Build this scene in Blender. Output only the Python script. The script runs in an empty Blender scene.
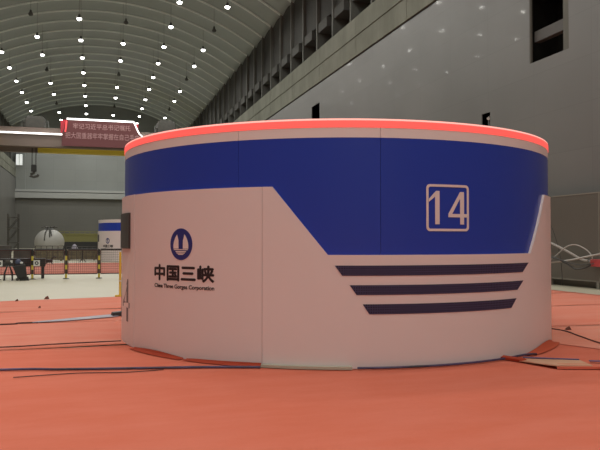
import bpy, bmesh, math, random
from mathutils import Vector, Matrix
from bpy_extras.object_utils import world_to_camera_view

random.seed(7)
SC = bpy.context.scene
COL = SC.collection
PI = math.pi
R_ = math.radians

# ------------------------------------------------------------------ camera, world, exposure
cam_data = bpy.data.cameras.new('camera')
cam = bpy.data.objects.new('camera', cam_data)
COL.objects.link(cam)
SC.camera = cam
cam_data.sensor_width = 36.0
cam_data.lens = 676.1 / 600.0 * 36.0
cam_data.clip_end = 500
PSI = math.atan(204 / 676.1)
cam.location = (0, 0, 1.6)
cam.rotation_euler = (PI / 2 + 0.02215, 0, -PSI)

w = bpy.data.worlds.new('world')
SC.world = w
w.use_nodes = True
w.node_tree.nodes['Background'].inputs[0].default_value = (0.05, 0.05, 0.05, 1)
w.node_tree.nodes['Background'].inputs[1].default_value = 0.3
SC.view_settings.view_transform = 'Standard'
SC.view_settings.look = 'None'
SC.view_settings.exposure = 0.0
SC.view_settings.gamma = 1.0
SC.view_settings.use_curve_mapping = False
LAMP_WATT = 750.0          # one high-bay lamp of the hall
LAMP_COLOUR = (1.0, 0.99, 0.93)
LENS_GLOW = 14.0

# ------------------------------------------------------------------ hall dimensions (metres, +Y down the hall)
XC = 0.7                    # middle of the hall
XR, XL = 16.25, -14.85      # faces of the cladding
XRU, XLU = 17.1, -15.7      # faces of the wall above the crane beams
Y0, Y1 = -34.0, 140.0
BEAM0, BEAM1 = 13.65, 16.2  # crane beam
SPRING = 23.15
RISE = 5.0
BAY = 3.75
HALF = (XRU - XLU) / 2
RAD = (HALF * HALF + RISE * RISE) / (2 * RISE)
LAMP_X = (-10.65, -6.2, -1.72, 2.76, 7.24, 11.7)
LAMP_Y = 62.4
LAMP_Z = 23.55

# ------------------------------------------------------------------ materials
def mat(name, col, rough=0.5, metal=0.0, spec=0.5, emit=None, estr=0.0, noise=None, bump=None, coat=0.0):
    """noise = (scale, amount, second colour); bump = (scale, strength)"""
    m = bpy.data.materials.new(name)
    m.use_nodes = True
    nt = m.node_tree
    b = nt.nodes['Principled BSDF']
    b.inputs['Base Color'].default_value = (*col, 1)
    b.inputs['Roughness'].default_value = rough
    b.inputs['Metallic'].default_value = metal
    b.inputs['Specular IOR Level'].default_value = spec
    b.inputs['Coat Weight'].default_value = coat
    if emit:
        b.inputs['Emission Color'].default_value = (*emit, 1)
        b.inputs['Emission Strength'].default_value = estr
    if noise or bump:
        tc = nt.nodes.new('ShaderNodeTexCoord')
    if noise:
        sc, amt, c2 = noise
        mp = nt.nodes.new('ShaderNodeMapping')
        if not isinstance(sc, (tuple, list)):
            sc = (sc, sc, sc)
        mp.inputs['Scale'].default_value = sc
        nt.links.new(tc.outputs['Object'], mp.inputs[0])
        n = nt.nodes.new('ShaderNodeTexNoise')
        n.inputs['Scale'].default_value = 1.0
        n.inputs['Detail'].default_value = 5
        n.inputs['Roughness'].default_value = 0.6
        nt.links.new(mp.outputs[0], n.inputs['Vector'])
        rp = nt.nodes.new('ShaderNodeMapRange')
        rp.inputs[1].default_value = 0.35
        rp.inputs[2].default_value = 0.68
        rp.inputs[3].default_value = 0.0
        rp.inputs[4].default_value = amt
        nt.links.new(n.outputs[0], rp.inputs[0])
        mx = nt.nodes.new('ShaderNodeMix')
        mx.data_type = 'RGBA'
        mx.inputs[6].default_value = (*col, 1)
        mx.inputs[7].default_value = (*c2, 1)
        nt.links.new(rp.outputs[0], mx.inputs[0])
        nt.links.new(mx.outputs[2], b.inputs['Base Color'])
    if bump:
        n2 = nt.nodes.new('ShaderNodeTexNoise')
        n2.inputs['Scale'].default_value = bump[0]
        n2.inputs['Detail'].default_value = 4
        nt.links.new(tc.outputs['Object'], n2.inputs['Vector'])
        bp = nt.nodes.new('ShaderNodeBump')
        bp.inputs['Strength'].default_value = bump[1]
        bp.inputs['Distance'].default_value = 0.02
        nt.links.new(n2.outputs[0], bp.inputs['Height'])
        nt.links.new(bp.outputs[0], b.inputs['Normal'])
    return m

def grid_mat(name, col, line, bw, bh, mortar, rough, axes='YZ', spec=0.5, noise_amt=0.12, noise_scale=0.15):
    """large flat panels with thin joints; the Brick texture is laid out on the object's own axes"""
    m = mat(name, col, rough, spec=spec)
    nt = m.node_tree
    b = nt.nodes['Principled BSDF']
    tc = nt.nodes.new('ShaderNodeTexCoord')
    sx = nt.nodes.new('ShaderNodeSeparateXYZ')
    cx = nt.nodes.new('ShaderNodeCombineXYZ')
    nt.links.new(tc.outputs['Object'], sx.inputs[0])
    nt.links.new(sx.outputs['XYZ'.index(axes[0])], cx.inputs[0])
    nt.links.new(sx.outputs['XYZ'.index(axes[1])], cx.inputs[1])
    br = nt.nodes.new('ShaderNodeTexBrick')
    br.offset = 0.0
    br.inputs['Scale'].default_value = 1.0
    br.inputs['Brick Width'].default_value = bw
    br.inputs['Row Height'].default_value = bh
    br.inputs['Mortar Size'].default_value = mortar
    br.inputs['Color1'].default_value = (*col, 1)
    br.inputs['Color2'].default_value = (*[c * 0.95 for c in col], 1)
    br.inputs['Mortar'].default_value = (*line, 1)
    nt.links.new(cx.outputs[0], br.inputs['Vector'])
    n = nt.nodes.new('ShaderNodeTexNoise')
    n.inputs['Scale'].default_value = noise_scale
    n.inputs['Detail'].default_value = 6
    nt.links.new(tc.outputs['Object'], n.inputs['Vector'])
    mr = nt.nodes.new('ShaderNodeMapRange')
    mr.inputs[1].default_value = 0.3
    mr.inputs[2].default_value = 0.7
    mr.inputs[3].default_value = 1 - noise_amt
    mr.inputs[4].default_value = 1 + noise_amt
    nt.links.new(n.outputs[0], mr.inputs[0])
    mu = nt.nodes.new('ShaderNodeMix')
    mu.data_type = 'RGBA'
    mu.blend_type = 'MULTIPLY'
    mu.inputs[0].default_value = 1.0
    nt.links.new(br.outputs[0], mu.inputs[6])
    nt.links.new(mr.outputs[0], mu.inputs[7])
    nt.links.new(mu.outputs[2], b.inputs['Base Color'])
    return m

M = {}
M['carpet'] = mat('red_carpet', (0.66, 0.165, 0.098), 0.95, spec=0.15, noise=((0.9, 2.6, 1), 0.55, (0.72, 0.215, 0.145)), bump=(14, 0.25))
M['carpet_b'] = mat('red_carpet_dusty', (0.68, 0.205, 0.135), 0.95, spec=0.15, noise=((0.7, 2.2, 1), 0.7, (0.70, 0.285, 0.21)), bump=(14, 0.25))
M['carpet_pale'] = mat('red_carpet_pale', (0.74, 0.26, 0.175), 0.95, spec=0.15, noise=((0.7, 2.2, 1), 0.7, (0.74, 0.33, 0.25)), bump=(14, 0.25))  # dusty red, made paler still to offset the drum's shade
M['carpet_dark'] = mat('red_carpet_fold_and_shade', (0.40, 0.06, 0.03), 0.9, spec=0.15, bump=(20, 0.3))  # dark fold; also carpet shade under the drum edge, put into the colour
M['carpet_mid'] = mat('red_carpet_mid', (0.52, 0.10, 0.05), 0.9, spec=0.15, bump=(20, 0.3))  # red between the carpet and the fold colour
M['carpet_back'] = mat('carpet_backing', (0.60, 0.36, 0.24), 0.9, spec=0.2, noise=(6, 0.5, (0.66, 0.30, 0.18)))
M['floor'] = mat('pale_terrazzo', (0.52, 0.475, 0.36), 0.45, spec=0.4, noise=(0.5, 0.5, (0.47, 0.44, 0.335)))
M['white'] = mat('white_panel', (0.79, 0.705, 0.69), 0.38, spec=0.45, noise=(0.8, 0.35, (0.75, 0.665, 0.645)))
M['white_band'] = mat('white_top_band', (0.82, 0.765, 0.745), 0.35, spec=0.45)
M['blue'] = mat('blue_panel', (0.022, 0.055, 0.42), 0.30, spec=0.45, coat=0.1)
M['seam'] = mat('dark_joint', (0.08, 0.075, 0.10), 0.8)
M['grey_top'] = mat('grey_cover_top', (0.35, 0.33, 0.32), 0.6)
M['redlight'] = mat('red_light_tube', (0.8, 0.1, 0.08), 0.4, emit=(1.0, 0.10, 0.085), estr=0.92)
M['redlight_edge'] = mat('red_light_rim', (0.9, 0.5, 0.45), 0.4, emit=(1.0, 0.52, 0.45), estr=0.75)
M['emblem'] = mat('emblem_blue', (0.022, 0.032, 0.20), 0.4)
M['ink'] = mat('dark_lettering', (0.022, 0.018, 0.022), 0.5)
M['num'] = mat('number_white', (0.80, 0.72, 0.69), 0.4)
M['num_grey'] = mat('number_grey', (0.16, 0.15, 0.17), 0.5)
M['screen'] = mat('dark_screen', (0.045, 0.04, 0.038), 0.3)
M['sill'] = mat('pale_sill', (0.47, 0.46, 0.36), 0.5)
M['cladding'] = grid_mat('grey_cladding', (0.150, 0.147, 0.139), (0.128, 0.125, 0.118), 3.2, 1.6, 0.012, 0.40, 'YZ')
M['cladding'].node_tree.nodes['Principled BSDF'].inputs['Coat Weight'].default_value = 0.022
M['cladding'].node_tree.nodes['Principled BSDF'].inputs['Coat Roughness'].default_value = 0.035
M['far_wall'] = grid_mat('far_wall_cladding', (0.27, 0.285, 0.275), (0.235, 0.25, 0.24), 4.0, 2.2, 0.03, 0.5, 'XZ', noise_amt=0.06)
M['far_low'] = grid_mat('far_wall_lower_cladding', (0.165, 0.163, 0.15), (0.15, 0.148, 0.136), 4.0, 2.2, 0.03, 0.5, 'XZ', noise_amt=0.06)
M['concrete'] = mat('stained_concrete', (0.205, 0.208, 0.170), 0.85, spec=0.25, noise=((1, 0.55, 0.22), 0.75, (0.115, 0.116, 0.09)))
M['upper'] = mat('dark_upper_wall', (0.062, 0.060, 0.056), 0.8, spec=0.3, noise=((1, 0.6, 0.3), 0.6, (0.042, 0.040, 0.038)))
M['pilaster'] = mat('upper_wall_pilaster', (0.13, 0.13, 0.115), 0.7, noise=((2, 2, 0.4), 0.6, (0.085, 0.083, 0.075)))
M['lintel'] = mat('niche_lintel', (0.075, 0.074, 0.068), 0.8)
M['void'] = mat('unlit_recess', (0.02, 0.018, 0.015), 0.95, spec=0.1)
M['reveal'] = mat('opening_reveal', (0.105, 0.10, 0.082), 0.7)
M['rail_beam'] = mat('recess_beam', (0.085, 0.08, 0.075), 0.7)
M['ceiling'] = mat('ceiling_sheet', (0.33, 0.365, 0.365), 0.55, spec=0.4, noise=((0.12, 0.4, 0.12), 0.5, (0.29, 0.325, 0.32)))
M['rib'] = mat('ceiling_rib', (0.70, 0.75, 0.73), 0.5)
M['lamp_metal'] = mat('lamp_metal', (0.10, 0.10, 0.10), 0.6)
M['lamp_rod'] = mat('lamp_rod', (0.22, 0.225, 0.215), 0.6)
M['lens'] = mat('lamp_lens', (0.9, 0.9, 0.9), 0.4, emit=(1.0, 0.98, 0.93), estr=LENS_GLOW)
M['lens_off'] = mat('lamp_lens_unlit', (0.10, 0.10, 0.10), 0.5)
M['girder'] = mat('girder_paint', (0.22, 0.165, 0.14), 0.55, noise=((0.3, 1, 1), 0.5, (0.17, 0.125, 0.105)))
M['yellow'] = mat('crane_yellow', (0.78, 0.60, 0.06), 0.5)
M['dull_yellow'] = mat('dull_yellow', (0.25, 0.235, 0.085), 0.6)
M['strip'] = mat('white_light_strip', (0.9, 0.9, 0.9), 0.4, emit=(1.0, 0.97, 0.94), estr=2.2)
M['redstrip'] = mat('red_end_strip', (0.8, 0.1, 0.1), 0.4, emit=(1.0, 0.06, 0.07), estr=0.8)
M['banner'] = mat('banner_red', (0.12, 0.034, 0.036), 0.6, emit=(0.5, 0.07, 0.08), estr=0.03)
M['banner_red'] = mat('banner_end_red', (0.50, 0.03, 0.05), 0.5)
M['banner_text'] = mat('banner_lettering', (0.42, 0.24, 0.24), 0.5, emit=(0.9, 0.5, 0.5), estr=0.03)
M['black'] = mat('black_metal', (0.025, 0.024, 0.024), 0.5)
M['dark'] = mat('dark_machinery', (0.05, 0.047, 0.042), 0.6, noise=(2, 0.6, (0.09, 0.08, 0.065)))
M['brown'] = mat('brown_crate', (0.12, 0.095, 0.06), 0.8, noise=(4, 0.8, (0.26, 0.21, 0.11)))
M['fence_red'] = mat('fence_dark_red', (0.07, 0.022, 0.02), 0.6)
M['post_yellow'] = mat('post_yellow', (0.70, 0.50, 0.05), 0.5)
M['dome'] = mat('dome_white', (0.38, 0.37, 0.345), 0.5, noise=(0.8, 0.5, (0.33, 0.32, 0.30)))
M['far_red'] = mat('far_red_carpet', (0.50, 0.17, 0.125), 0.95, spec=0.15, noise=(0.4, 0.6, (0.46, 0.20, 0.16)))
M['clutter'] = mat('speckled_crate', (0.10, 0.085, 0.06), 0.8, noise=((5, 5, 5), 1.0, (0.20, 0.17, 0.10)))
M['steel'] = mat('grey_steel', (0.26, 0.265, 0.265), 0.45, metal=0.3)
M['pale_steel'] = mat('pale_pipe', (0.42, 0.43, 0.42), 0.4)
M['window_lit'] = mat('lit_window', (0.7, 0.72, 0.7), 0.4, emit=(0.86, 0.9, 0.86), estr=0.62)
M['plinth'] = mat('dark_screen_panel', (0.112, 0.106, 0.090), 0.28, spec=0.5, noise=(0.6, 0.5, (0.13, 0.122, 0.104)))
M['plinth_frame'] = mat('screen_frame', (0.20, 0.185, 0.155), 0.5)
M['hose'] = mat('grey_hose', (0.36, 0.34, 0.31), 0.5)
M['dark_hose'] = mat('dark_hose', (0.035, 0.032, 0.03), 0.55)
M['red_box'] = mat('red_coupling', (0.50, 0.06, 0.065), 0.5)
M['cable'] = mat('blue_black_cable', (0.03, 0.025, 0.045), 0.5, noise=((2.2, 2.2, 1), 1.0, (0.10, 0.075, 0.19)))
M['dark_cable'] = mat('dark_cable', (0.06, 0.02, 0.015), 0.6)
M['bluegrey'] = mat('bluegrey_tape', (0.36, 0.33, 0.36), 0.5, noise=((3, 9, 1), 0.9, (0.24, 0.23, 0.31)))
M['bluetape'] = mat('blue_tape', (0.13, 0.10, 0.22), 0.5)
M['scrap'] = mat('dark_scrap', (0.16, 0.05, 0.03), 0.8)
M['bluebag'] = mat('blue_bag', (0.06, 0.07, 0.12), 0.6)
M['whitebag'] = mat('white_bag', (0.62, 0.62, 0.60), 0.6)
M['sign_white'] = mat('sign_white', (0.66, 0.66, 0.62), 0.5)

# vents: dark navy perforated strip (grid of small holes)
m = mat('perforated_navy', (0.028, 0.026, 0.055), 0.6, spec=0.25)
nt = m.node_tree
tc = nt.nodes.new('ShaderNodeTexCoord')
br = nt.nodes.new('ShaderNodeTexBrick')
br.offset = 0
br.inputs['Scale'].default_value = 1
br.inputs['Brick Width'].default_value = 0.03
br.inputs['Row Height'].default_value = 0.03
br.inputs['Mortar Size'].default_value = 0.006
br.inputs['Color1'].default_value = (0.02, 0.018, 0.035, 1)
br.inputs['Color2'].default_value = (0.026, 0.022, 0.042, 1)
br.inputs['Mortar'].default_value = (0.06, 0.055, 0.12, 1)
nt.links.new(tc.outputs['UV'], br.inputs['Vector'])
nt.links.new(br.outputs[0], nt.nodes['Principled BSDF'].inputs['Base Color'])
M['vent'] = m

# yellow / black bands on the barrier posts
m = mat('striped_post', (0.6, 0.5, 0.05), 0.5)
nt = m.node_tree
tc = nt.nodes.new('ShaderNodeTexCoord')
wv = nt.nodes.new('ShaderNodeTexWave')
wv.wave_type = 'BANDS'
wv.bands_direction = 'Z'
wv.inputs['Scale'].default_value = 0.85
wv.inputs['Phase Offset'].default_value = 1.2
rp = nt.nodes.new('ShaderNodeValToRGB')
rp.color_ramp.interpolation = 'CONSTANT'
rp.color_ramp.elements[0].color = (0.03, 0.028, 0.02, 1)
rp.color_ramp.elements[1].color = (0.62, 0.50, 0.06, 1)
rp.color_ramp.elements[1].position = 0.5
nt.links.new(tc.outputs['Object'], wv.inputs['Vector'])
nt.links.new(wv.outputs[0], rp.inputs[0])
nt.links.new(rp.outputs[0], nt.nodes['Principled BSDF'].inputs['Base Color'])
M['striped'] = m

# ------------------------------------------------------------------ mesh helpers
class MB:
    def __init__(self):
        self.v, self.f, self.uv = [], [], {}

    def add(self, vs, fs):
        n = len(self.v)
        self.v += [tuple(p) for p in vs]
        self.f += [tuple(i + n for i in f) for f in fs]
        return self

    def box(self, x0, x1, y0, y1, z0, z1):
        vs = [(x, y, z) for x in (x0, x1) for y in (y0, y1) for z in (z0, z1)]
        return self.add(vs, [(0, 1, 3, 2), (4, 6, 7, 5), (0, 4, 5, 1), (2, 3, 7, 6), (0, 2, 6, 4), (1, 5, 7, 3)])

    def hexa(self, c):
        """8 corners: bottom 4 counter-clockwise then top 4"""
        return self.add(c, [(3, 2, 1, 0), (4, 5, 6, 7), (0, 1, 5, 4), (1, 2, 6, 5), (2, 3, 7, 6), (3, 0, 4, 7)])

    def tube(self, pts, r, seg=8, caps=True, smooth=0):
        pts = [Vector(p) for p in pts]
        if smooth:
            pts = spline(pts, smooth)
        n = len(pts)
        vs, fs = [], []
        prev = None
        for i, p in enumerate(pts):
            t = (pts[min(i + 1, n - 1)] - pts[max(i - 1, 0)]).normalized()
            up = prev if prev is not None else (Vector((0, 0, 1)) if abs(t.z) < 0.9 else Vector((1, 0, 0)))
            a = t.cross(up)
            if a.length < 1e-5:
                a = t.cross(Vector((1, 0, 0)))
            a.normalize()
            b = a.cross(t).normalized()
            prev = b
            rr = r[i] if isinstance(r, (list, tuple)) else r
            for k in range(seg):
                an = 2 * PI * k / seg
                vs.append(p + a * math.cos(an) * rr + b * math.sin(an) * rr)
        for i in range(n - 1):
            for k in range(seg):
                k2 = (k + 1) % seg
                fs.append((i * seg + k, i * seg + k2, (i + 1) * seg + k2, (i + 1) * seg + k))
        if caps:
            fs.append(tuple(range(seg))[::-1])
            fs.append(tuple((n - 1) * seg + k for k in range(seg)))
        return self.add(vs, fs)

    def lathe(self, prof, seg=24, c=(0, 0, 0), cap0=True, cap1=True):
        """prof: (radius, z) pairs"""
        vs, fs = [], []
        n = len(prof)
        for r, z in prof:
            for k in range(seg):
                a = 2 * PI * k / seg
                vs.append((c[0] + r * math.cos(a), c[1] + r * math.sin(a), c[2] + z))
        for i in range(n - 1):
            for k in range(seg):
                k2 = (k + 1) % seg
                fs.append((i * seg + k, i * seg + k2, (i + 1) * seg + k2, (i + 1) * seg + k))
        if cap0:
            fs.append(tuple(range(seg))[::-1])
        if cap1:
            fs.append(tuple((n - 1) * seg + k for k in range(seg)))
        return self.add(vs, fs)

    def prism(self, poly, d0, d1, plane='xz'):
        """polygon extruded from d0 to d1 across its plane"""
        def P(u, v, d):
            return (u, d, v) if plane == 'xz' else ((d, u, v) if plane == 'yz' else (u, v, d))
        n = len(poly)
        vs = [P(u, v, d0) for u, v in poly] + [P(u, v, d1) for u, v in poly]
        fs = [tuple(range(n)), tuple(range(n, 2 * n))[::-1]]
        fs += [(i, (i + 1) % n, n + (i + 1) % n, n + i) for i in range(n)]
        return self.add(vs, fs)

    def ring_patch(self, azs, zbot, ztop, r0, r1):
        """solid patch of a drum wall: az in degrees (0 faces -Y), zbot / ztop functions or numbers"""
        fb = zbot if callable(zbot) else (lambda a: zbot)
        ft = ztop if callable(ztop) else (lambda a: ztop)
        vs, fs = [], []
        for a in azs:
            s, c = math.sin(R_(a)), -math.cos(R_(a))
            zb, zt = fb(a), ft(a)
            vs += [(r1 * s, r1 * c, zb), (r1 * s, r1 * c, zt), (r0 * s, r0 * c, zt), (r0 * s, r0 * c, zb)]
        n = len(azs)
        for i in range(n - 1):
            for k in range(4):
                k2 = (k + 1) % 4
                fs.append((4 * i + k, 4 * (i + 1) + k, 4 * (i + 1) + k2, 4 * i + k2))
        fs += [(0, 1, 2, 3), tuple(4 * (n - 1) + k for k in (3, 2, 1, 0))]
        return self.add(vs, fs)

    def build(self, name, material, parent=None, smooth=False, bevel=0.0):
        me = bpy.data.meshes.new(name)
        me.from_pydata(self.v, [], self.f)
        bm = bmesh.new()
        bm.from_mesh(me)
        bmesh.ops.recalc_face_normals(bm, faces=bm.faces)
        bm.to_mesh(me)
        bm.free()
        if smooth:
            for p in me.polygons:
                p.use_smooth = True
            me.set_sharp_from_angle(angle=R_(40))
        me.materials.append(material)
        o = bpy.data.objects.new(name, me)
        COL.objects.link(o)
        if parent:
            o.parent = parent
        if bevel:
            b = o.modifiers.new('bevel', 'BEVEL')
            b.width = bevel
            b.segments = 2
            b.limit_method = 'ANGLE'
        return o

def spline(pts, k):
    out = []
    n = len(pts)
    for i in range(n - 1):
        p0, p1, p2, p3 = pts[max(i - 1, 0)], pts[i], pts[i + 1], pts[min(i + 2, n - 1)]
        for j in range(k):
            t = j / k
            out.append(0.5 * ((2 * p1) + (p2 - p0) * t + (2 * p0 - 5 * p1 + 4 * p2 - p3) * t * t + (3 * p1 - p0 - 3 * p2 + p3) * t ** 3))
    out.append(pts[-1])
    return out

def tag(o, label=None, cat=None, group=None, kind=None):
    if label:
        o['label'] = label
    if cat:
        o['category'] = cat
    if group:
        o['group'] = group
    if kind:
        o['kind'] = kind
    return o

def empty(name, loc=(0, 0, 0), rz=0.0):
    o = bpy.data.objects.new(name, None)
    o.empty_display_size = 0.3
    o.location = loc
    o.rotation_euler = (0, 0, rz)
    COL.objects.link(o)
    return o

def copy_tree(o, parent=None):
    c = o.copy()
    COL.objects.link(c)
    if parent:
        c.parent = parent
    for ch in list(o.children):
        copy_tree(ch, c)
    return c

def frange(a, b, step):
    n = max(1, int(math.ceil(abs(b - a) / step)))
    return [a + (b - a) * i / n for i in range(n + 1)]

def text_mesh(body, bold=0.0):
    """outline-filled text as (verts, faces), from 0,0"""
    cu = bpy.data.curves.new('text', 'FONT')
    cu.body = body
    cu.offset = bold
    cu.resolution_u = 4
    o = bpy.data.objects.new('text', cu)
    COL.objects.link(o)
    dg = bpy.context.evaluated_depsgraph_get()
    dg.update()
    ev = o.evaluated_get(dg)
    me = ev.to_mesh()
    vs = [tuple(v.co) for v in me.vertices]
    fs = [tuple(p.vertices) for p in me.polygons]
    ev.to_mesh_clear()
    bpy.data.objects.remove(o)
    bpy.data.curves.remove(cu)
    return vs, fs

def fit(vs, u0, u1, v0, v1):
    xs = [v[0] for v in vs]
    ys = [v[1] for v in vs]
    sx = (u1 - u0) / (max(xs) - min(xs))
    sy = (v1 - v0) / (max(ys) - min(ys))
    return [(u0 + (v[0] - min(xs)) * sx, v0 + (v[1] - min(ys)) * sy) for v in vs]

# ------------------------------------------------------------------ setting: floor, walls, ceiling
o = MB().box(XL - 1, XR + 1.5, Y0 - 0.5, Y1 + 0.5, -0.4, 0).build('floor', M['floor'])
tag(o, kind='structure')

def arch_z(x, extra=0.0):
    d = x - XC
    return SPRING + RISE - RAD + math.sqrt(max((RAD + extra) ** 2 - d * d, 0.0))

# ceiling: bent sheets that billow between the ribs
NA = 40
ys = []
y = LAMP_Y - BAY * 25
rib_ys = []
while y < Y1 + BAY:
    rib_ys.append(y)
    y += BAY
vs, fs = [], []
rows = []
for a, b in zip(rib_ys[:-1], rib_ys[1:]):
    for k, t in enumerate((0.0, 0.25, 0.5, 0.75)):
        rows.append((a + (b - a) * t, 0.26 * math.sin(PI * t)))
rows.append((rib_ys[-1], 0))
for yy, ex in rows:
    for i in range(NA + 1):
        t = -1 + 2 * i / NA
        th = math.asin(HALF / RAD) * t
        vs.append((XC + (RAD + ex) * math.sin(th), yy, SPRING + RISE - RAD + (RAD + ex) * math.cos(th)))
for j in range(len(rows) - 1):
    for i in range(NA):
        p = j * (NA + 1) + i
        fs.append((p, p + 1, p + NA + 2, p + NA + 1))
ceil = MB().add(vs, fs).build('ceiling', M['ceiling'], smooth=True)
tag(ceil, kind='structure')
sol = ceil.modifiers.new('solid', 'SOLIDIFY')
sol.thickness = 0.06
sol.offset = 1
for yy in rib_ys[:-1]:
    pts = []
    for i in range(NA + 1):
        th = math.asin(HALF / RAD) * (-1 + 2 * i / NA)
        pts.append((XC + (RAD - 0.02) * math.sin(th), yy, SPRING + RISE - RAD + (RAD - 0.02) * math.cos(th)))
    MB().tube(pts, 0.13, 6).build('ceiling_rib', M['rib'], ceil, smooth=True)

# right wall cladding with its three openings, as one slab with holes
holes = [(20.36, 22.66, 8.50, 12.7), (25.46, 26.13, 6.3, 7.13), (48.7, 50.68, 9.0, 12.1)]
def wall_slab(x0, x1, holes):
    mb = MB()
    ycuts = sorted({Y0, Y1} | {h[0] for h in holes} | {h[1] for h in holes})
    for a, b in zip(ycuts[:-1], ycuts[1:]):
        zs = [(0.0, BEAM0 - 0.12)]
        for h in holes:
            if h[0] <= a and b <= h[1]:
                zs = [(0.0, h[2]), (h[3], BEAM0 - 0.12)]
        for z0, z1 in zs:
            mb.box(x0, x1, a, b, z0, z1)
    return mb
wr = wall_slab(XR, XR + 0.05, holes).build('wall_right', M['cladding'])
tag(wr, kind='structure')
wl = wall_slab(XL - 0.3, XL, []).build('wall_left', M['cladding'])
tag(wl, kind='structure')

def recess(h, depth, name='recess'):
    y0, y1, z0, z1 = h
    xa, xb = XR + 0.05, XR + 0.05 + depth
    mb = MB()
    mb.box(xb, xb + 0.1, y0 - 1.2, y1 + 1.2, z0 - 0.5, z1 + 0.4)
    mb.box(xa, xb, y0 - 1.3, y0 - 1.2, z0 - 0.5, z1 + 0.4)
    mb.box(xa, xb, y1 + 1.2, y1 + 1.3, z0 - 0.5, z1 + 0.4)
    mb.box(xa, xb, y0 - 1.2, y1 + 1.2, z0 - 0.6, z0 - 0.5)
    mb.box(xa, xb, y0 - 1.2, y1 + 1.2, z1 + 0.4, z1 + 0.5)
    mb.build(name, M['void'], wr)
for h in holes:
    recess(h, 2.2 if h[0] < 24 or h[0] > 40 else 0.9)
# inside the tall opening: a level concrete beam, a side post and the jamb
h = holes[0]
MB().box(XR + 0.22, XR + 0.5, h[0] - 1.1, h[1] - 0.02, 9.36, 9.78).build('recess_beam', M['rail_beam'], wr)
MB().box(XR + 0.08, XR + 0.2, h[0] - 0.5, h[0] + 0.40, 8.1, 12.9).build('side_post', M['reveal'], wr)
MB().box(XR + 0.01, XR + 0.1, h[1] - 0.05, h[1] + 0.0, h[2], h[3]).build('jamb', M['reveal'], wr)

# crane beams and the wall above them
for side, xa, xin, xup, wall in (('right', XR + 0.9, XR - 0.05, XRU, wr), ('left', XL - 0.9, XL + 0.05, XLU, wl)):
    s = 1 if side == 'right' else -1
    mb = MB()
    mb.box(min(xin, xa), max(xin, xa), Y0, Y1, BEAM0, BEAM1)
    mb.build('crane_beam', M['concrete'], wall)
    mb = MB()
    xl_ = xin - s * 0.05
    mb.box(min(xin, xl_), max(xin, xl_), Y0, Y1, BEAM0 + 1.28, BEAM0 + 1.36)
    yy = Y0
    while yy < Y1:
        mb.box(min(xin, xl_ + s * 0.035), max(xin, xl_ + s * 0.035), yy, yy + 0.06, BEAM0, BEAM1)
        yy += BAY * 2
    mb.build('beam_joint', M['concrete'], wall)
    MB().box(min(xin, xa) + 0.12, max(xin, xa) - 0.12, Y0, Y1, BEAM0 - 0.14, BEAM0).build('shadow_gap', M['seam'], wall)
    # upper wall plane with dark niches under a ledge, one pilaster at every rib
    mb = MB()
    xo = xup + s * 1.1
    mb.box(min(xup, xo), max(xup, xo), Y0, Y1, 18.9, SPRING + 0.4)
    mb.build('upper_panel', M['upper'], wall)
    xo2 = xup + s * 1.0
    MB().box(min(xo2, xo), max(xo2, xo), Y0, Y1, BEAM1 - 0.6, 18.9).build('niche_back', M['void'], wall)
    for i, yy in enumerate(rib_ys[:-1]):
        if yy < Y0 or yy > Y1:
            continue
        xp = xup - s * 0.28
        MB().box(min(xup + s, xp), max(xup + s, xp), yy - 0.12, yy + 0.12, BEAM1 - 0.02, SPRING + 0.3).build('pilaster', M['pilaster'], wall)
        if yy + BAY < Y1:
            xq = xup - s * 0.2
            MB().box(min(xup + s, xq), max(xup + s, xq), yy + 1.5, yy + BAY - 0.2, 18.1, 18.85).build('niche_lintel', M['lintel'], wall)

# far wall with ledge and pier, back wall
fw = MB().box(XL - 1.2, XR + 1.5, Y1, Y1 + 0.4, 0, 30).build('wall_far', M['far_wall'])
tag(fw, kind='structure')
led = MB()
led.box(XL, XR, Y1 - 0.9, Y1, 10.9, 11.35)
led.box(XL, XR, Y1 - 1.1, Y1, 9.7, 10.75)
led.build('ledge', M['pale_steel'], fw)
MB().box(-15.0 + 0.2, -13.1, Y1 - 0.5, Y1, 11.35, 18.6).build('pier', M['far_wall'], fw)
MB().box(XL, -12.3, Y1 - 0.3, Y1, 0, 9.7).build('lower_pier', M['far_low'], fw)
MB().box(-12.3, XR, Y1 - 0.2, Y1, 0, 9.7).build('lower_cladding', M['far_low'], fw)
bw = MB().box(XL - 1.2, XR + 1.5, Y0 - 0.4, Y0, 0, 30).build('wall_back', M['far_wall'])
tag(bw, kind='structure')
win = MB().box(-14.75, -13.6, Y1 - 0.62, Y1 - 0.5, 15.95, 18.05).build('window_1', M['window_lit'])
tag(win, kind='structure')
wf = MB()
for a in ((-14.85, -14.75, 15.85, 18.15), (-13.6, -13.5, 15.85, 18.15), (-14.2, -14.12, 15.95, 18.05)):
    wf.box(a[0], a[1], Y1 - 0.68, Y1 - 0.5, a[2], a[3])
wf.box(-14.85, -13.5, Y1 - 0.68, Y1 - 0.5, 18.05, 18.15)
wf.box(-14.85, -13.5, Y1 - 0.68, Y1 - 0.5, 15.85, 15.95)
wf.build('window_frame', M['steel'], win)

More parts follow.
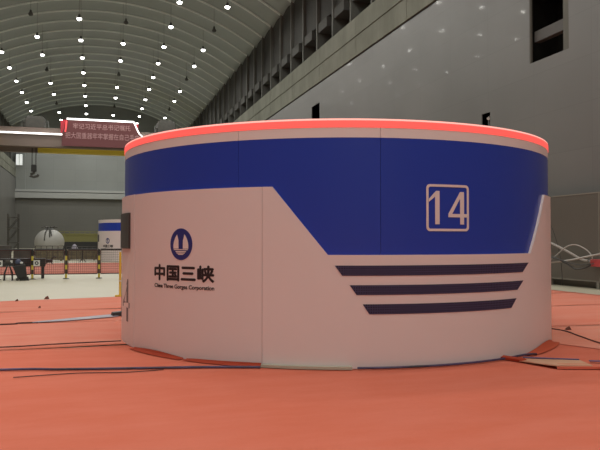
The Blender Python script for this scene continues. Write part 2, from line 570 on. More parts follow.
# ------------------------------------------------------------------ high-bay lamps
def lamp_proto(lit):
    r = empty('high_bay_lamp')
    MB().lathe([(0.04, 0.40), (0.09, 0.38), (0.11, 0.2), (0.20, 0.04), (0.235, 0.0), (0.225, -0.02)], 16).build('housing', M['lamp_metal'], r, smooth=True)
    pr = [(0.225, -0.021), (0.22, -0.10), (0.17, -0.17), (0.08, -0.21), (0.02, -0.22)]
    MB().lathe(pr, 16).build('lens', M['lens'] if lit else M['lens_off'], r, smooth=True)
    if lit:
        ld = bpy.data.lights.new('lamp_light', 'SPOT')
        ld.energy = LAMP_WATT
        ld.color = LAMP_COLOUR
        ld.spot_size = R_(165)
        ld.spot_blend = 0.5
        ld.shadow_soft_size = 0.25
        lo = bpy.data.objects.new('lamp_light', ld)
        lo.location = (0, 0, -0.26)
        COL.objects.link(lo)
        lo.parent = r
    return r
protos = {True: lamp_proto(True), False: lamp_proto(False)}
used = {True: False, False: False}
rod_mesh = {}
ordw = ('first', 'second', 'third', 'fourth', 'fifth', 'sixth', 'seventh', 'eighth', 'ninth', 'tenth', 'eleventh', 'twelfth')
colw = ('leftmost column', 'second column from the left', 'third column from the left', 'third column from the right',
        'second column from the right', 'rightmost column')
bpy.context.view_layer.update()
count = {}
lamps = []
for row in range(-12, 11):
    for ci, x in enumerate(LAMP_X):
        yy = LAMP_Y + 7.52 * row
        lit = not (row % 3 == 1 and ci in (1, 3, 5))
        if used[lit]:
            r = copy_tree(protos[lit])
        else:
            r, used[lit] = protos[lit], True
        r.location = (x, yy, LAMP_Z)
        L = arch_z(x, 0.0) - LAMP_Z - 0.40
        if ci not in rod_mesh:
            rd = MB().tube([(0, 0, 0.40), (0, 0, 0.40 + L)], 0.018, 6).build('rod', M['lamp_rod'], r)
            rod_mesh[ci] = rd
        else:
            rd = rod_mesh[ci].copy()
            COL.objects.link(rd)
            rd.parent = r
        c = world_to_camera_view(SC, cam, Vector((x, yy, LAMP_Z - 0.1)))
        inside = c.z > 0 and -0.004 <= c.x <= 1 and c.y <= 1.006
        state = 'lit' if lit else 'unlit'
        if inside and row <= 9:
            k = count.get((ci, lit), 0)
            count[(ci, lit)] = k + 1
            lab = f'{state} round ceiling lamp, {ordw[k]} {state} one down the {colw[ci]}'
            tag(r, lab, 'ceiling lamp', 'high bay lamps under the arched ceiling')
        elif row > 9:
            tag(r, 'round ceiling lamp at the far end hidden above the bridge crane', 'ceiling lamp', 'far ceiling lamps beyond the crane')
        else:
            tag(r, f'{state} round ceiling lamp hanging over the near floor outside the view', 'ceiling lamp', f'{state} ceiling lamps over the near floor')

# ------------------------------------------------------------------ the generator cover (drum)
RB = 3.57    # blue and upper band
RS = 3.606   # raised white skin
SEAM_UP = (-39.5, -10.1)
A_L0, A_L1, A_R0, A_R1 = -31.9, -20.67, 30.57, 40.45
Z_TOP, Z_LOW = 2.265, 1.41

def skin_top(a):
    if a <= A_L0 or a >= A_R1:
        return Z_TOP
    if a < A_L1:
        return Z_TOP + (Z_LOW - Z_TOP) * (a - A_L0) / (A_L1 - A_L0)
    if a <= A_R0:
        return Z_LOW
    return Z_LOW + (Z_TOP - Z_LOW) * (a - A_R0) / (A_R1 - A_R0)

def on_drum(u, v, r, az0=0.0):
    a = R_(az0) + u / RS
    return (r * math.sin(a), -r * math.cos(a), v)

def wrap_prism(polys, r, t, name, material, parent, az0=0.0, sub=0.05):
    """flat polygons (u metres along the drum, v height) laid on the drum with thickness t"""
    mb = MB()
    for poly in polys:
        pp = []
        n = len(poly)
        for i in range(n):
            a, b = poly[i], poly[(i + 1) % n]
            k = max(1, int(math.hypot(b[0] - a[0], b[1] - a[1]) / sub))
            pp += [(a[0] + (b[0] - a[0]) * j / k, a[1] + (b[1] - a[1]) * j / k) for j in range(k)]
        n = len(pp)
        vs = [on_drum(u, v, r, az0) for u, v in pp] + [on_drum(u, v, r + t, az0) for u, v in pp]
        fs = [tuple(range(n)), tuple(range(n, 2 * n))] + [(i, (i + 1) % n, n + (i + 1) % n, n + i) for i in range(n)]
        mb.add(vs, fs)
    return mb.build(name, material, parent)

def wrap_text(body, u0, u1, v0, v1, r, t, name, material, parent, bold=0.0, az0=0.0):
    vs, fs = text_mesh(body)
    q = fit(vs, u0, u1, v0, v1)
    n = len(q)
    mb = MB()
    for du, dv in (((0, 0),) if not bold else ((bold, 0), (-bold, 0), (0, bold), (0, -bold))):   # thick strokes
        V = [on_drum(u + du, v + dv, r, az0) for u, v in q] + [on_drum(u + du, v + dv, r + t, az0) for u, v in q]
        mb.add(V, [f for f in fs] + [tuple(i + n for i in f) for f in fs])
    return mb.build(name, material, parent)

def number_front(root, digits):
    # frame: rounded rectangle outline drawn as a ring
    W0, W1, H0, H1 = -0.027, 0.617, 1.708, 2.303
    def rr(x0, x1, y0, y1, r):
        p = []
        for cx, cy, a0 in ((x1 - r, y1 - r, 0), (x0 + r, y1 - r, 90), (x0 + r, y0 + r, 180), (x1 - r, y0 + r, 270)):
            for k in range(5):
                a = R_(a0 + 22.5 * k)
                p.append((cx + r * math.cos(a), cy + r * math.sin(a)))
        # densify straight runs evenly so both loops match
        out = []
        n = len(p)
        for i in range(n):
            a, b = p[i], p[(i + 1) % n]
            kk = 8 if i % 5 == 4 else 1
            out += [(a[0] + (b[0] - a[0]) * j / kk, a[1] + (b[1] - a[1]) * j / kk) for j in range(kk)]
        return out
    A = rr(W0, W1, H0, H1, 0.05)
    t = 0.031
    B = rr(W0 + t, W1 - t, H0 + t, H1 - t, 0.028)
    n = len(A)
    vs, fs = [], []
    for r in (RB, RB + 0.006):
        vs += [on_drum(u, v, r) for u, v in A] + [on_drum(u, v, r) for u, v in B]
    for i in range(n):
        j = (i + 1) % n
        fs += [(i, j, n + j, n + i), (2 * n + i, 2 * n + j, 3 * n + j, 3 * n + i), (i, j, 2 * n + j, 2 * n + i), (n + i, n + j, 3 * n + j, 3 * n + i)]
    MB().add(vs, fs).build('number_frame', M['num'], root)
    def q(px, py):   # digit sheet coordinates -> metres on the drum
        return (W0 + (px - 112) / 276.0 * (W1 - W0), H1 - (py - 92) / 306.0 * (H1 - H0))
    one = [q(*p) for p in ((166, 353), (166, 172), (128, 207), (128, 188), (172, 135), (193, 135), (193, 353))]
    if digits == '14':
        up = [q(*p) for p in ((328, 353), (328, 306), (354, 306), (354, 353))]
        bar = [q(*p) for p in ((250, 306), (250, 284), (377, 284), (377, 306))]
        stem = [q(*p) for p in ((328, 284), (328, 138), (354, 138), (354, 284))]
        dia = [q(*p) for p in ((250, 284), (328, 138), (338, 150), (328, 180), (274, 284))]
        wrap_prism([one], RB, 0.006, 'digit', M['num'], root)
        wrap_prism([up, bar, stem, dia], RB, 0.006, 'digit', M['num'], root)
    else:
        wrap_prism([one], RB, 0.006, 'digit', M['num'], root)
        wrap_text('3', q(250, 0)[0], q(372, 0)[0], q(0, 353)[1], q(0, 135)[1], RB, 0.006, 'digit', M['num'], root)

def make_drum(digits, lit=True):
    root = empty('generator_cover')
    # blue wall panels, upper white band, dark joints between them
    cuts = [-39.5, -10.1, 62.0, 134.0, 206.0, 278.0, 320.5]
    g = 0.035
    for a, b in zip(cuts[:-1], cuts[1:]):
        az = frange(a + g, b - g, 3)
        MB().ring_patch(az, 1.2, 2.872, RB - 0.03, RB).build('blue_panel', M['blue'], root, smooth=True)
        MB().ring_patch(az, 2.872, 3.00, RB - 0.03, RB + 0.002).build('white_band', M['white_band'], root, smooth=True)
    full = frange(0, 360, 3)
    MB().ring_patch(full, 0.02, 2.99, RB - 0.09, RB - 0.032).build('inner_shell', M['seam'], root, smooth=True)
    # raised white skin in four pieces
    g = 0.045
    for a, b, nm in ((-74.1, -33.95, 'lower_panel'), (-33.95, 75.0, 'lower_panel'), (75.0, 170.0, 'lower_panel'), (170.0, 259.0, 'lower_panel')):
        az = sorted(set(frange(a + g, b - g, 2.5)) | {x for x in (A_L0, A_L1, A_R0, A_R1) if a < x < b})
        MB().ring_patch(az, 0.012, skin_top, RB + 0.001, RS).build(nm, M['white'], root, smooth=True)
    door = MB().ring_patch(frange(-101 + g, -74.1 - g, 2.5), 0.012, Z_TOP + 0.005, RB + 0.001, RS + 0.006).build('door', M['white'], root, smooth=True)
    wrap_text(digits, -5.72, -4.875, 0.36, 1.0, RS + 0.0061, 0.003, 'door_number', M['num_grey'], door)
    MB().ring_patch(frange(-88.0, -77.0, 2), 1.465, 2.005, RS + 0.0061, RS + 0.035).build('screen', M['screen'], door, smooth=True)
    # red light ring on the rim
    MB().ring_patch(full, 3.002, 3.085, RB - 0.06, RB + 0.010).build('red_light_ring' if lit else 'rim_ring', M['redlight'] if lit else M['white_band'], root, smooth=True)
    MB().ring_patch(full, 3.085, 3.108, RB - 0.06, RB + 0.004).build('light_rim' if lit else 'rim_edge', M['redlight_edge'] if lit else M['white_band'], root, smooth=True)
    MB().lathe([(RB - 0.062, 3.02), (RB - 0.3, 3.045), (1.5, 3.07), (0.02, 3.08)], 72, cap0=True).build('roof', M['grey_top'], root, smooth=True)
    # three slanted vent strips
    for z0, z1, l0, l1, r1, r0 in ((1.155, 1.28, -19.3, -17.85, 29.4, 26.6), (0.918, 1.038, -16.4, -15.05, 26.9, 24.4), (0.68, 0.803, -13.85, -12.55, 24.0, 22.0)):
        mb = MB()
        n = 24
        vs, fs, uvs = [], [], []
        for rr in (RS, RS + 0.006):
            for i in range(n + 1):
                t = i / n
                for zz, al, ar in ((z0, l1, r0), (z1, l0, r1)):
                    a = al + (ar - al) * t
                    vs.append((rr * math.sin(R_(a)), -rr * math.cos(R_(a)), zz))
                    uvs.append((R_(a) * RS, zz))
        N = 2 * (n + 1)
        for i in range(n):
            p = 2 * i
            fs += [(p, p + 2, p + 3, p + 1), (N + p, N + p + 2, N + p + 3, N + p + 1), (p, p + 2, N + p + 2, N + p), (p + 1, p + 3, N + p + 3, N + p + 1)]
        fs += [(0, 1, N + 1, N), (2 * n, 2 * n + 1, N + 2 * n + 1, N + 2 * n)]
        o = mb.add(vs, fs).build('vent_strip', M['vent'], root)
        lay = o.data.uv_layers.new(name='uv')
        for lp in o.data.loops:
            lay.data[lp.index].uv = uvs[lp.vertex_index]
    # round emblem: disc, two sails, base line, water lines
    EU, EV, ER = -3.405, 1.539, 0.213
    vs, fs = [on_drum(EU, EV, RS + 0.004)], []
    seg = 40
    for ring in range(1, 5):
        for k in range(seg):
            a = 2 * PI * k / seg
            vs.append(on_drum(EU + ER * ring / 4 * math.cos(a), EV + ER * ring / 4 * math.sin(a), RS + 0.004))
    for k in range(seg):
        fs.append((0, 1 + k, 1 + (k + 1) % seg))
        for ring in range(3):
            p = 1 + ring * seg
            fs.append((p + k, p + seg + k, p + seg + (k + 1) % seg, p + (k + 1) % seg))
    for k in range(seg):
        a = 2 * PI * k / seg
        vs.append(on_drum(EU + ER * math.cos(a), EV + ER * math.sin(a), RS))
    p, q_ = 1 + 3 * seg, 1 + 4 * seg
    fs += [(p + k, q_ + k, q_ + (k + 1) % seg, p + (k + 1) % seg) for k in range(seg)]
    emb = MB().add(vs, fs).build('emblem', M['emblem'], root)
    def E(u, v):
        return (EU + u * ER, EV + v * ER)
    sail = [(-0.20, -0.28), (-0.21, 0.25), (-0.34, 0.62), (-0.50, 0.42), (-0.63, 0.16), (-0.68, -0.06), (-0.67, -0.28)]
    wrap_prism([[E(u, v) for u, v in sail], [E(-u, v) for u, v in sail[::-1]],
                [E(u, v) for u, v in ((-0.66, -0.31), (0.66, -0.31), (0.62, -0.37), (-0.62, -0.37))]],
               RS + 0.0045, 0.003, 'emblem_sails', M['num'], emb)
    wat = []
    for v0, v1, hw in ((-0.43, -0.50, 0.50), (-0.53, -0.59, 0.40), (-0.62, -0.67, 0.26)):
        wat.append([E(-hw, v0), E(hw, v0), E(hw * 0.86, v1), E(-hw * 0.86, v1)])
    wrap_prism(wat, RS + 0.0045, 0.003, 'emblem_water_lines', M['num'], emb)
    wrap_text('中国三峡', -3.985, -2.83, 1.045, 1.255, RS, 0.004, 'lettering', M['ink'], root, bold=0.0085)
    wrap_text('China Three Gorges Corporation', -3.985, -2.825, 0.925, 0.995, RS, 0.004, 'small_lettering', M['ink'], root, bold=0.0015)
    number_front(root, digits)
    # thin skirting under the panels
    MB().ring_patch(full, 0.006, 0.03, RB - 0.02, RB + 0.02).build('base_ring', M['black'], root, smooth=True)
    return root

DX, DY = 4.015, 11.273
drum = make_drum('14')
drum.location = (DX, DY, 0.004)
tag(drum, 'large white and blue round machine cover numbered 14 with red lit rim', 'machine cover', 'numbered generator covers down the hall')
drum2 = make_drum('13', False)
drum2.location = (3.75, 54.0, 0)
tag(drum2, 'far white and blue round machine cover behind the barrier fence', 'machine cover', 'numbered generator covers down the hall')

def drum_pt(az, r, z):
    return Vector((DX + r * math.sin(R_(az)), DY - r * math.cos(R_(az)), z))

# ------------------------------------------------------------------ carpets
def carpet(corners, material, label, z=0.006, amp=0.006, nx=60, ny=14, hole=None, group='red carpet strips round the near machine', seed=0):
    """four corners (x, y) near-left, near-right, far-right, far-left"""
    rnd = random.Random(seed)
    ph = [rnd.uniform(0, 6.28) for _ in range(6)]
    vs, fs = [], []
    c = [Vector((*p, 0)) for p in corners]
    for j in range(ny + 1):
        for i in range(nx + 1):
            s, t = i / nx, j / ny
            p = c[0].lerp(c[1], s).lerp(c[3].lerp(c[2], s), t)
            wob = 0.02 * math.sin(2.1 * p.x + ph[0]) + 0.012 * math.sin(5.3 * p.x + ph[1])
            edge = min(t, 1 - t) < 1e-6
            y_ = p.y + (wob if edge else wob * 0.3)
            zz = z + amp * (0.5 + 0.5 * math.sin(1.3 * p.x + 0.7 * p.y + ph[2]) * math.sin(0.9 * p.y - 0.4 * p.x + ph[3]))
            if t < 0.001:
                zz += amp * 0.8 * (1 + math.sin(1.9 * p.x + ph[4]))
            vs.append((p.x, y_, zz))
    for j in range(ny):
        for i in range(nx):
            q = j * (nx + 1) + i
            fs.append((q, q + 1, q + nx + 2, q + nx + 1))
    o = MB().add(vs, fs).build('carpet_strip', material, smooth=True)
    so = o.modifiers.new('solid', 'SOLIDIFY')
    so.thickness = 0.004
    so.offset = -1
    tag(o, label, 'carpet', group)
    return o

XA, XB = -13.5, 13.95
carpet([(XA, -12), (XB, -12), (XB, 0.59), (XA, 0.59)], M['carpet'], 'plain red carpet strip under the viewpoint, nearest of all', 0.006, 0.004, seed=1)
carpet([(XA, 0.61), (XB, 0.61), (XB, 10.45), (XA, 10.75)], M['carpet'], 'wide plain red carpet strip across the foreground before the machine cover', 0.006, 0.004, ny=30, seed=2)
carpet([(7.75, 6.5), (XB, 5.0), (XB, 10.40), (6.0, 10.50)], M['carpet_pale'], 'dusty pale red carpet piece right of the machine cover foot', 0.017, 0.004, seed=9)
carpet([(XA, 10.78), (XB, 10.48), (XB, 13.8), (XA, 13.9)], M['carpet_b'], 'red carpet strip under the middle of the white machine cover', 0.007, 0.004, seed=4)
carpet([(XA, 13.93), (XB, 13.83), (XB, 17.2), (XA, 15.3)], M['carpet_b'], 'dusty red carpet strip under the back of the white machine cover', 0.006, 0.005, seed=5)
carpet([(XA, 15.34), (XB, 17.24), (XB, 22.7), (XA, 16.55)], M['carpet_b'], 'dusty red carpet strip bordering the pale floor behind the machine cover', 0.007, 0.006, seed=6)
carpet([(-9.5, 33.9), (12, 33.9), (12, 49.5), (-9.5, 49.5)], M['far_red'], 'far red carpet beyond the barrier fence before the far machine cover', 0.004, 0.003, 30, 6, group='far red carpet', seed=7)

# ------------------------------------------------------------------ folds, cables and tapes on the floor
def flap(pts_base, heights, lean, label, name='carpet_fold_and_shade', material=None):
    """carpet edge turned up against the drum, also strips painted as shaded carpet: base points on the floor, height of each point"""
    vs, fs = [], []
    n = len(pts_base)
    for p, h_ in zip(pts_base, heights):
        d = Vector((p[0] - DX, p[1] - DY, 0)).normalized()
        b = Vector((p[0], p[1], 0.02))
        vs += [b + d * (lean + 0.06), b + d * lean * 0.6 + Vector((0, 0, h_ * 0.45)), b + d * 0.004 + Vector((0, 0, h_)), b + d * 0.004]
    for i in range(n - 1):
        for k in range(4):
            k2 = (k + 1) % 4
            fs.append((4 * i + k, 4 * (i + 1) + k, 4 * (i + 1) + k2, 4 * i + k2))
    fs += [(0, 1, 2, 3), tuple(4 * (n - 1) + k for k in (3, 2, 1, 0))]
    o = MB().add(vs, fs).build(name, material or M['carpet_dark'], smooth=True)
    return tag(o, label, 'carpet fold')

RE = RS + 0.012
azs = frange(-73, -53, 2)  # dark strip paints the shade under the raised drum edge
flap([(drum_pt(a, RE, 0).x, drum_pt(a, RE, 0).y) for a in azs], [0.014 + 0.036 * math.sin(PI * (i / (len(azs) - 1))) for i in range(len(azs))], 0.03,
     'dark red strip painted as shaded carpet under the far left foot of the white cover')
azs = frange(-52, -34, 2)  # second strip of painted shade, up to the pale plate
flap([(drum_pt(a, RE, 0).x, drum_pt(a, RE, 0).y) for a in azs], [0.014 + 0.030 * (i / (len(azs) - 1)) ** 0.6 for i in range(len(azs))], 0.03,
     'dark red strip painted as shaded carpet under the white cover left of the pale plate')
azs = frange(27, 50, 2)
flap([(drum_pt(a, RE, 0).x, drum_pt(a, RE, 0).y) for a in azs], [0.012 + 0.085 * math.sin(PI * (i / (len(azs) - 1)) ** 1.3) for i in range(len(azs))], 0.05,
     'red carpet corner bulging up against the right foot of the white machine cover', material=M['carpet_mid'])

# pale sill in front of the joint
sill = MB().ring_patch(frange(-33.8, -16.0, 2), 0.018, 0.052, RS + 0.004, RS + 0.075).build('sill_plate', M['sill'], smooth=True)
sill.location = (DX, DY, 0)
tag(sill, 'thin pale green plate lying at the front foot of the white machine cover', 'sill plate')

def cable(pts, r, material, label, name='floor_cable', cat='cable', k=6):
    o = MB().tube(pts, r, 6, smooth=k).build(name, material, smooth=True)
    return tag(o, label, cat)

cz = 0.030
cable([(-9.0, 9.7, cz), (-4, 9.25, cz), (-1.1, 8.92, cz), (-0.41, 8.74, cz), (0.41, 8.56, cz), (1.2, 8.40, cz), (1.75, 8.24, cz), (1.95, 8.17, cz)], 0.016, M['cable'],
      'long blue-black cable running left across the red carpet from the pale plate')
pp = [drum_pt(a, RS + 0.055, cz + 0.006) for a in (-15.0, -8, 0, 8, 14, 20, 26)]
cable(pp + [drum_pt(29, RS + 0.12, cz)], 0.015, M['cable'], 'black cable hugging the front foot of the white machine cover below the vents')
cable([(-0.9, 8.42, 0.022), (-0.2, 8.47, 0.022), (0.35, 8.36, 0.022), (0.8, 8.40, 0.022)], 0.006, M['dark_cable'], 'short thin wire beside the long cable on the left carpet')
cable([(7.45, 10.75, 0.036), (7.75, 10.0, 0.036), (7.55, 9.25, 0.036), (7.36, 8.62, 0.036), (7.3, 8.0, 0.034)], 0.010, M['dark_cable'],
      'thin dark cable running over the carpet right of the white machine cover')
cable([(-7, 12.2, 0.02), (-2.5, 11.1, 0.022), (-1.33, 10.85, 0.022), (-0.5, 10.93, 0.024), (0.30, 10.98, 0.022), (0.365, 11.0, 0.022)], 0.009, M['dark_cable'],
      'thin dark wire crossing the carpet to the left foot of the white cover')
cable([(-6, 14.3, 0.022), (-1.9, 13.75, 0.022), (-1.4, 13.9, 0.022), (-1.05, 13.85, 0.022)], 0.014, M['dark_cable'], 'dark cord at the left end of the blue-grey tape')

# blue-grey flat tape with a dark end piece
tp = [(-1.15, 13.86), (-0.55, 14.12), (0.05, 14.46), (0.40, 14.66)]
vs, fs = [], []
for i, (x, y) in enumerate(tp):
    hw = (0.04, 0.16, 0.20, 0.20)[i]
    vs += [(x + 0.3 * hw, y - hw, 0.024), (x + 0.3 * hw, y - hw, 0.034), (x - 0.3 * hw, y + hw, 0.034), (x - 0.3 * hw, y + hw, 0.024)]
for i in range(3):
    for k in range(4):
        fs.append((4 * i + k, 4 * i + 4 + k, 4 * i + 4 + (k + 1) % 4, 4 * i + (k + 1) % 4))
fs += [(0, 1, 2, 3), (15, 14, 13, 12)]
tag(MB().add(vs, fs).build('floor_tape', M['bluegrey']), 'blue-grey flat tape strip on the carpet left of the machine cover', 'tape')
mb = MB()
mb.hexa([(0.35, 14.50, 0.022), (0.62, 14.60, 0.022), (0.57, 14.80, 0.022), (0.30, 14.72, 0.022), (0.36, 14.53, 0.10), (0.60, 14.63, 0.11), (0.55, 14.78, 0.11), (0.32, 14.70, 0.10)])
tr = mb.build('cable_reel_block', M['black'], bevel=0.012)
tag(tr, 'small black block at the right end of the blue-grey tape', 'cable block')
MB().tube([(0.55, 14.72, 0.10), (0.55, 14.72, 0.22)], 0.02, 8).build('plug', M['black'], tr)

# turned carpet flap with pale backing on the right, blue tapes lying on it
vs = [(5.22, 7.78, 0.03), (5.32, 7.42, 0.045), (5.42, 7.08, 0.06), (5.88, 6.98, 0.05), (6.05, 7.45, 0.04), (5.55, 7.72, 0.035)]
n = len(vs)
V = vs + [(x, y, z - 0.012) for x, y, z in vs]
F = [tuple(range(n)), tuple(range(n, 2 * n))[::-1]] + [(i, (i + 1) % n, n + (i + 1) % n, n + i) for i in range(n)]
tag(MB().add(V, F).build('carpet_flap', M['carpet_back']), 'pale turned-over carpet flap lying right of the machine cover foot', 'carpet flap')
vs = [(5.42, 7.06, 0.018), (7.6, 6.35, 0.018), (7.7, 6.60, 0.018), (5.55, 7.22, 0.018), (5.42, 7.06, 0.045), (7.6, 6.35, 0.06), (7.7, 6.6, 0.035), (5.55, 7.22, 0.05)]
tag(MB().hexa(vs).build('carpet_fold_and_shade', M['carpet']), 'folded carpet edge at the lower right beside the pale flap', 'carpet fold')
vs = [(5.06, 8.02, 0.02), (5.14, 7.94, 0.02), (5.40, 7.60, 0.02), (5.30, 7.55, 0.02), (5.06, 8.02, 0.05), (5.14, 7.96, 0.07), (5.36, 7.62, 0.06), (5.28, 7.57, 0.05)]
tag(MB().hexa(vs).build('carpet_fold_and_shade', M['carpet_dark']), 'small dark carpet fold where the black cable meets the pale flap', 'carpet fold')
def tape(p0, p1, hw, label, z):
    a, b = Vector((*p0, z)), Vector((*p1, z))
    d = (b - a).normalized()
    s = Vector((-d.y, d.x, 0)) * hw
    c = [a - s, b - s, b + s, a + s]
    tag(MB().hexa(c + [q + Vector((0, 0, 0.01)) for q in c]).build('floor_tape', M['bluetape']), label, 'tape')
tape((5.42, 7.75), (6.02, 7.40), 0.022, 'long blue tape lying on the pale carpet flap', 0.043)
tape((6.13, 7.34), (6.34, 7.23), 0.03, 'short blue tape piece right of the pale carpet flap', 0.03)
# small dark scraps
def scrap(x, y, s, label, z=0.02):
    v = [(x - s, y - s * .6, z), (x + s, y - s * .7, z), (x + s * .8, y + s, z), (x - s * .9, y + s * .8, z),
         (x - s * .4, y - s * .1, z + s * .9), (x + s * .5, y - s * .2, z + s * 1.3), (x + s * .4, y + s * .4, z + s * 1.1), (x - s * .4, y + s * .3, z + s * .7)]
    tag(MB().hexa(v).build('scrap', M['scrap'], bevel=0.004), label, 'scrap')
scrap(7.95, 10.05, 0.05, 'small dark scrap on the carpet right of the machine cover', 0.024)
scrap(-1.25, 19.3, 0.07, 'larger dark scrap at the carpet edge by the pale floor', 0.02)
scrap(-1.95, 18.9, 0.045, 'smaller dark scrap at the carpet edge, left of the larger one', 0.02)
scrap(-1.25, 16.9, 0.035, 'dark scrap on the left carpet between tape and pale floor', 0.02)

# ------------------------------------------------------------------ dark screen panels by the right wall, hoses and red coupling
PX = 15.6
seams = [10.3, 12.9, 15.5, 18.1, 20.7, 23.3, 25.9]
plabels = {15.5: 'dark brown screen panel on feet at the right edge of the photo', 18.1: 'dark brown screen panel on feet beside the white machine cover'}
for a, b in zip(seams[:-1], seams[1:]):
    r = empty('hoarding', (PX, (a + b) / 2, 0))
    hw = (b - a) / 2 - 0.01
    MB().box(-0.03, 0.03, -hw, hw, 0.27, 3.12).build('board', M['plinth'], r)
    fr = MB()
    fr.box(-0.04, 0.04, -hw, hw, 3.12, 3.16)
    fr.box(-0.04, 0.04, -hw, hw, 0.23, 0.27)
    fr.box(-0.04, 0.04, -hw, -hw + 0.035, 0.27, 3.12)
    fr.box(-0.04, 0.04, hw - 0.035, hw, 0.27, 3.12)
    fr.build('frame', M['plinth_frame'], r)
    for s in (-1, 1):
        MB().box(-0.06, 0.06, s * (hw - 0.07) - 0.06, s * (hw - 0.07) + 0.06, 0, 0.23).build('foot', M['plinth_frame'], r)
    tag(r, plabels.get(a, 'dark brown screen panel on feet further along the right wall'), 'screen panel', 'dark screen panels along the right wall')
# low kerb in shade behind the panels
tag(MB().box(15.95, 16.25, Y0, Y1, 0, 0.22).build('baseboard_right', M['plinth_frame']), kind='structure')

rb = empty('red_coupling', (15.38, 17.9, 0.86))
MB().box(-0.09, 0.09, -0.55, 0.34, -0.12, 0.12).build('body', M['red_box'], rb, bevel=0.03)
MB().tube([(0, 0.33, 0.04), (0, 0.46, 0.05)], 0.05, 10).build('nozzle', M['steel'], rb)
MB().box(0.08, 0.18, -0.3, 0.1, -0.03, 0.03).build('bracket', M['steel'], rb)
tag(rb, 'red hose coupling box fixed to the dark panels at the photo edge', 'hose coupling')
HX = 15.36
def hose(pts, r, material, label):
    cable([(HX + d, y, z) for d, y, z in pts], r, material, label, name='hose', cat='hose', k=8)
hose([(-.1, 22.6, 0.06), (-.1, 22.3, 0.9), (-.1, 21.5, 1.62), (-.1, 20.45, 1.56), (-.06, 19.5, 1.27), (-.03, 18.7, 0.97), (0, 18.40, 0.92)], 0.042, M['hose'],
     'thick grey hose sloping down from behind the machine cover to the red coupling')
hose([(-.2, 22.9, 0.06), (-.2, 22.3, 0.66), (-.2, 20.2, 0.80), (-.2, 19.0, 0.93), (-.2, 17.96, 1.10), (-.2, 17.0, 1.2), (-.2, 16.3, 0.8), (-.2, 16.0, 0.06)], 0.034, M['hose'],
     'grey hose stretched level past the red coupling to the photo edge')
hose([(-.28, 21.4, 0.05), (-.26, 20.4, 0.70), (-.25, 19.7, 1.05), (-.22, 19.2, 1.36), (-.2, 18.75, 1.44), (-.14, 18.35, 1.3), (-.11, 18.15, 1.14), (-.10, 18.08, 1.0)], 0.020, M['hose'],
     'thin grey hose arching high over the other hoses')
hose([(-.32, 21.9, 0.05), (-.32, 20.6, 0.95), (-.3, 19.75, 0.99), (-.3, 19.14, 0.83), (-.27, 18.68, 0.65), (-.22, 18.3, 0.70), (-.11, 18.14, 0.80)], 0.028, M['dark_hose'],
     'black hose sagging lowest below the grey hoses')
hose([(-.38, 21.8, 0.05), (-.38, 20.6, 1.02), (-.38, 20.0, 1.02), (-.38, 19.3, 0.94), (-.35, 18.8, 0.83), (-.3, 18.4, 0.80), (-.11, 18.0, 0.84)], 0.018, M['dark_hose'],
     'thin black hose running between the grey hoses to the red coupling')
hose([(-.08, 20.9, 3.15), (-.08, 20.4, 2.4), (-.08, 20.06, 1.95), (-.08, 19.73, 1.2), (-.09, 19.6, 0.6), (-.09, 19.55, 0.05)], 0.010, M['dark_hose'],
     'thin black wire hanging down the dark panel beside the white cover')

# camera box in the small niche of the right wall
sc_ = empty('wall_camera', (XR + 0.22, 25.88, 6.40))
MB().box(-0.03, 0.03, -0.03, 0.03, -0.62, 0.5).build('bracket', M['steel'], sc_)
MB().tube([(-0.10, -0.10, 0.50), (0.12, 0.10, 0.62)], 0.07, 10).build('camera_body', M['sign_white'], sc_)
tag(sc_, 'small white camera in the dark niche of the right wall', 'camera')

# ------------------------------------------------------------------ bridge crane with banner
YC = 110.0
cr = empty('bridge_crane', (XC, YC, BEAM1))
g = MB()
g.box(-16.0, 16.0, 0, 1.4, -0.35, 1.42)
g.box(-16.0, 16.0, -0.15, 1.5, 1.42, 1.62)
g.box(-16.0, 16.0, 0, 1.5, 1.75, 2.55)
g.build('main_girder', M['girder'], cr)
MB().box(-15.8, -5.75, -0.28, -0.15, 1.52, 1.74).build('light_strip', M['strip'], cr)
MB().box(6.15, 15.8, -0.28, -0.15, 1.50, 1.72).build('light_strip', M['strip'], cr)
MB().box(-9.45, 16.0, 2.2, 3.4, -0.95, 0.05).build('yellow_girder', M['yellow'], cr)
MB().box(-16.0, -9.45, 2.2, 3.4, -0.95, 0.05).build('grey_girder', M['girder'], cr)
for s in (-1, 1):
    MB().box(s * 15.4 - 0.5, s * 15.4 + 0.5, -1.5, 5.0, 0.0, 0.9).build('end_carriage', M['yellow'], cr)
for x0, x1, z0, z1 in ((-11.1, -8.3, 2.55, 4.4), (8.7, 11.5, 2.55, 4.75)):
    t = MB()
    t.box(x0, x1, 0.1, 3.2, z0, z1 - 0.3)
    t.box(x0 + 0.25, x1 - 0.3, 0.5, 2.9, z1 - 0.3, z1)
    t.box(x0 - 0.35, x0, 0.4, 1.6, z0 + 0.1, z0 + 0.9)
    tr = t.build('trolley', M['dark'], cr, bevel=0.06)
    for xx, xi in ((x0 - 0.5, x0), (x1 + 0.5, x1)):
        MB().tube([(xx, 0.05, z0), (xx, 0.05, z0 + 1.1), (xi, 0.05, z0 + 1.1)], 0.04, 5).build('handrail', M['steel'], tr)
hk = MB()
for dx in (-0.28, 0.28):
    hk.tube([(-9.95 + dx, 1.8, -0.35), (-9.95 + dx, 1.8, -3.0)], 0.07, 6)
hk.build('rope', M['black'], cr)
hb = MB()
hb.box(-10.35, -9.55, 1.45, 2.15, -4.05, -2.95)
block = hb.build('hook_block', M['black'], cr, bevel=0.12)
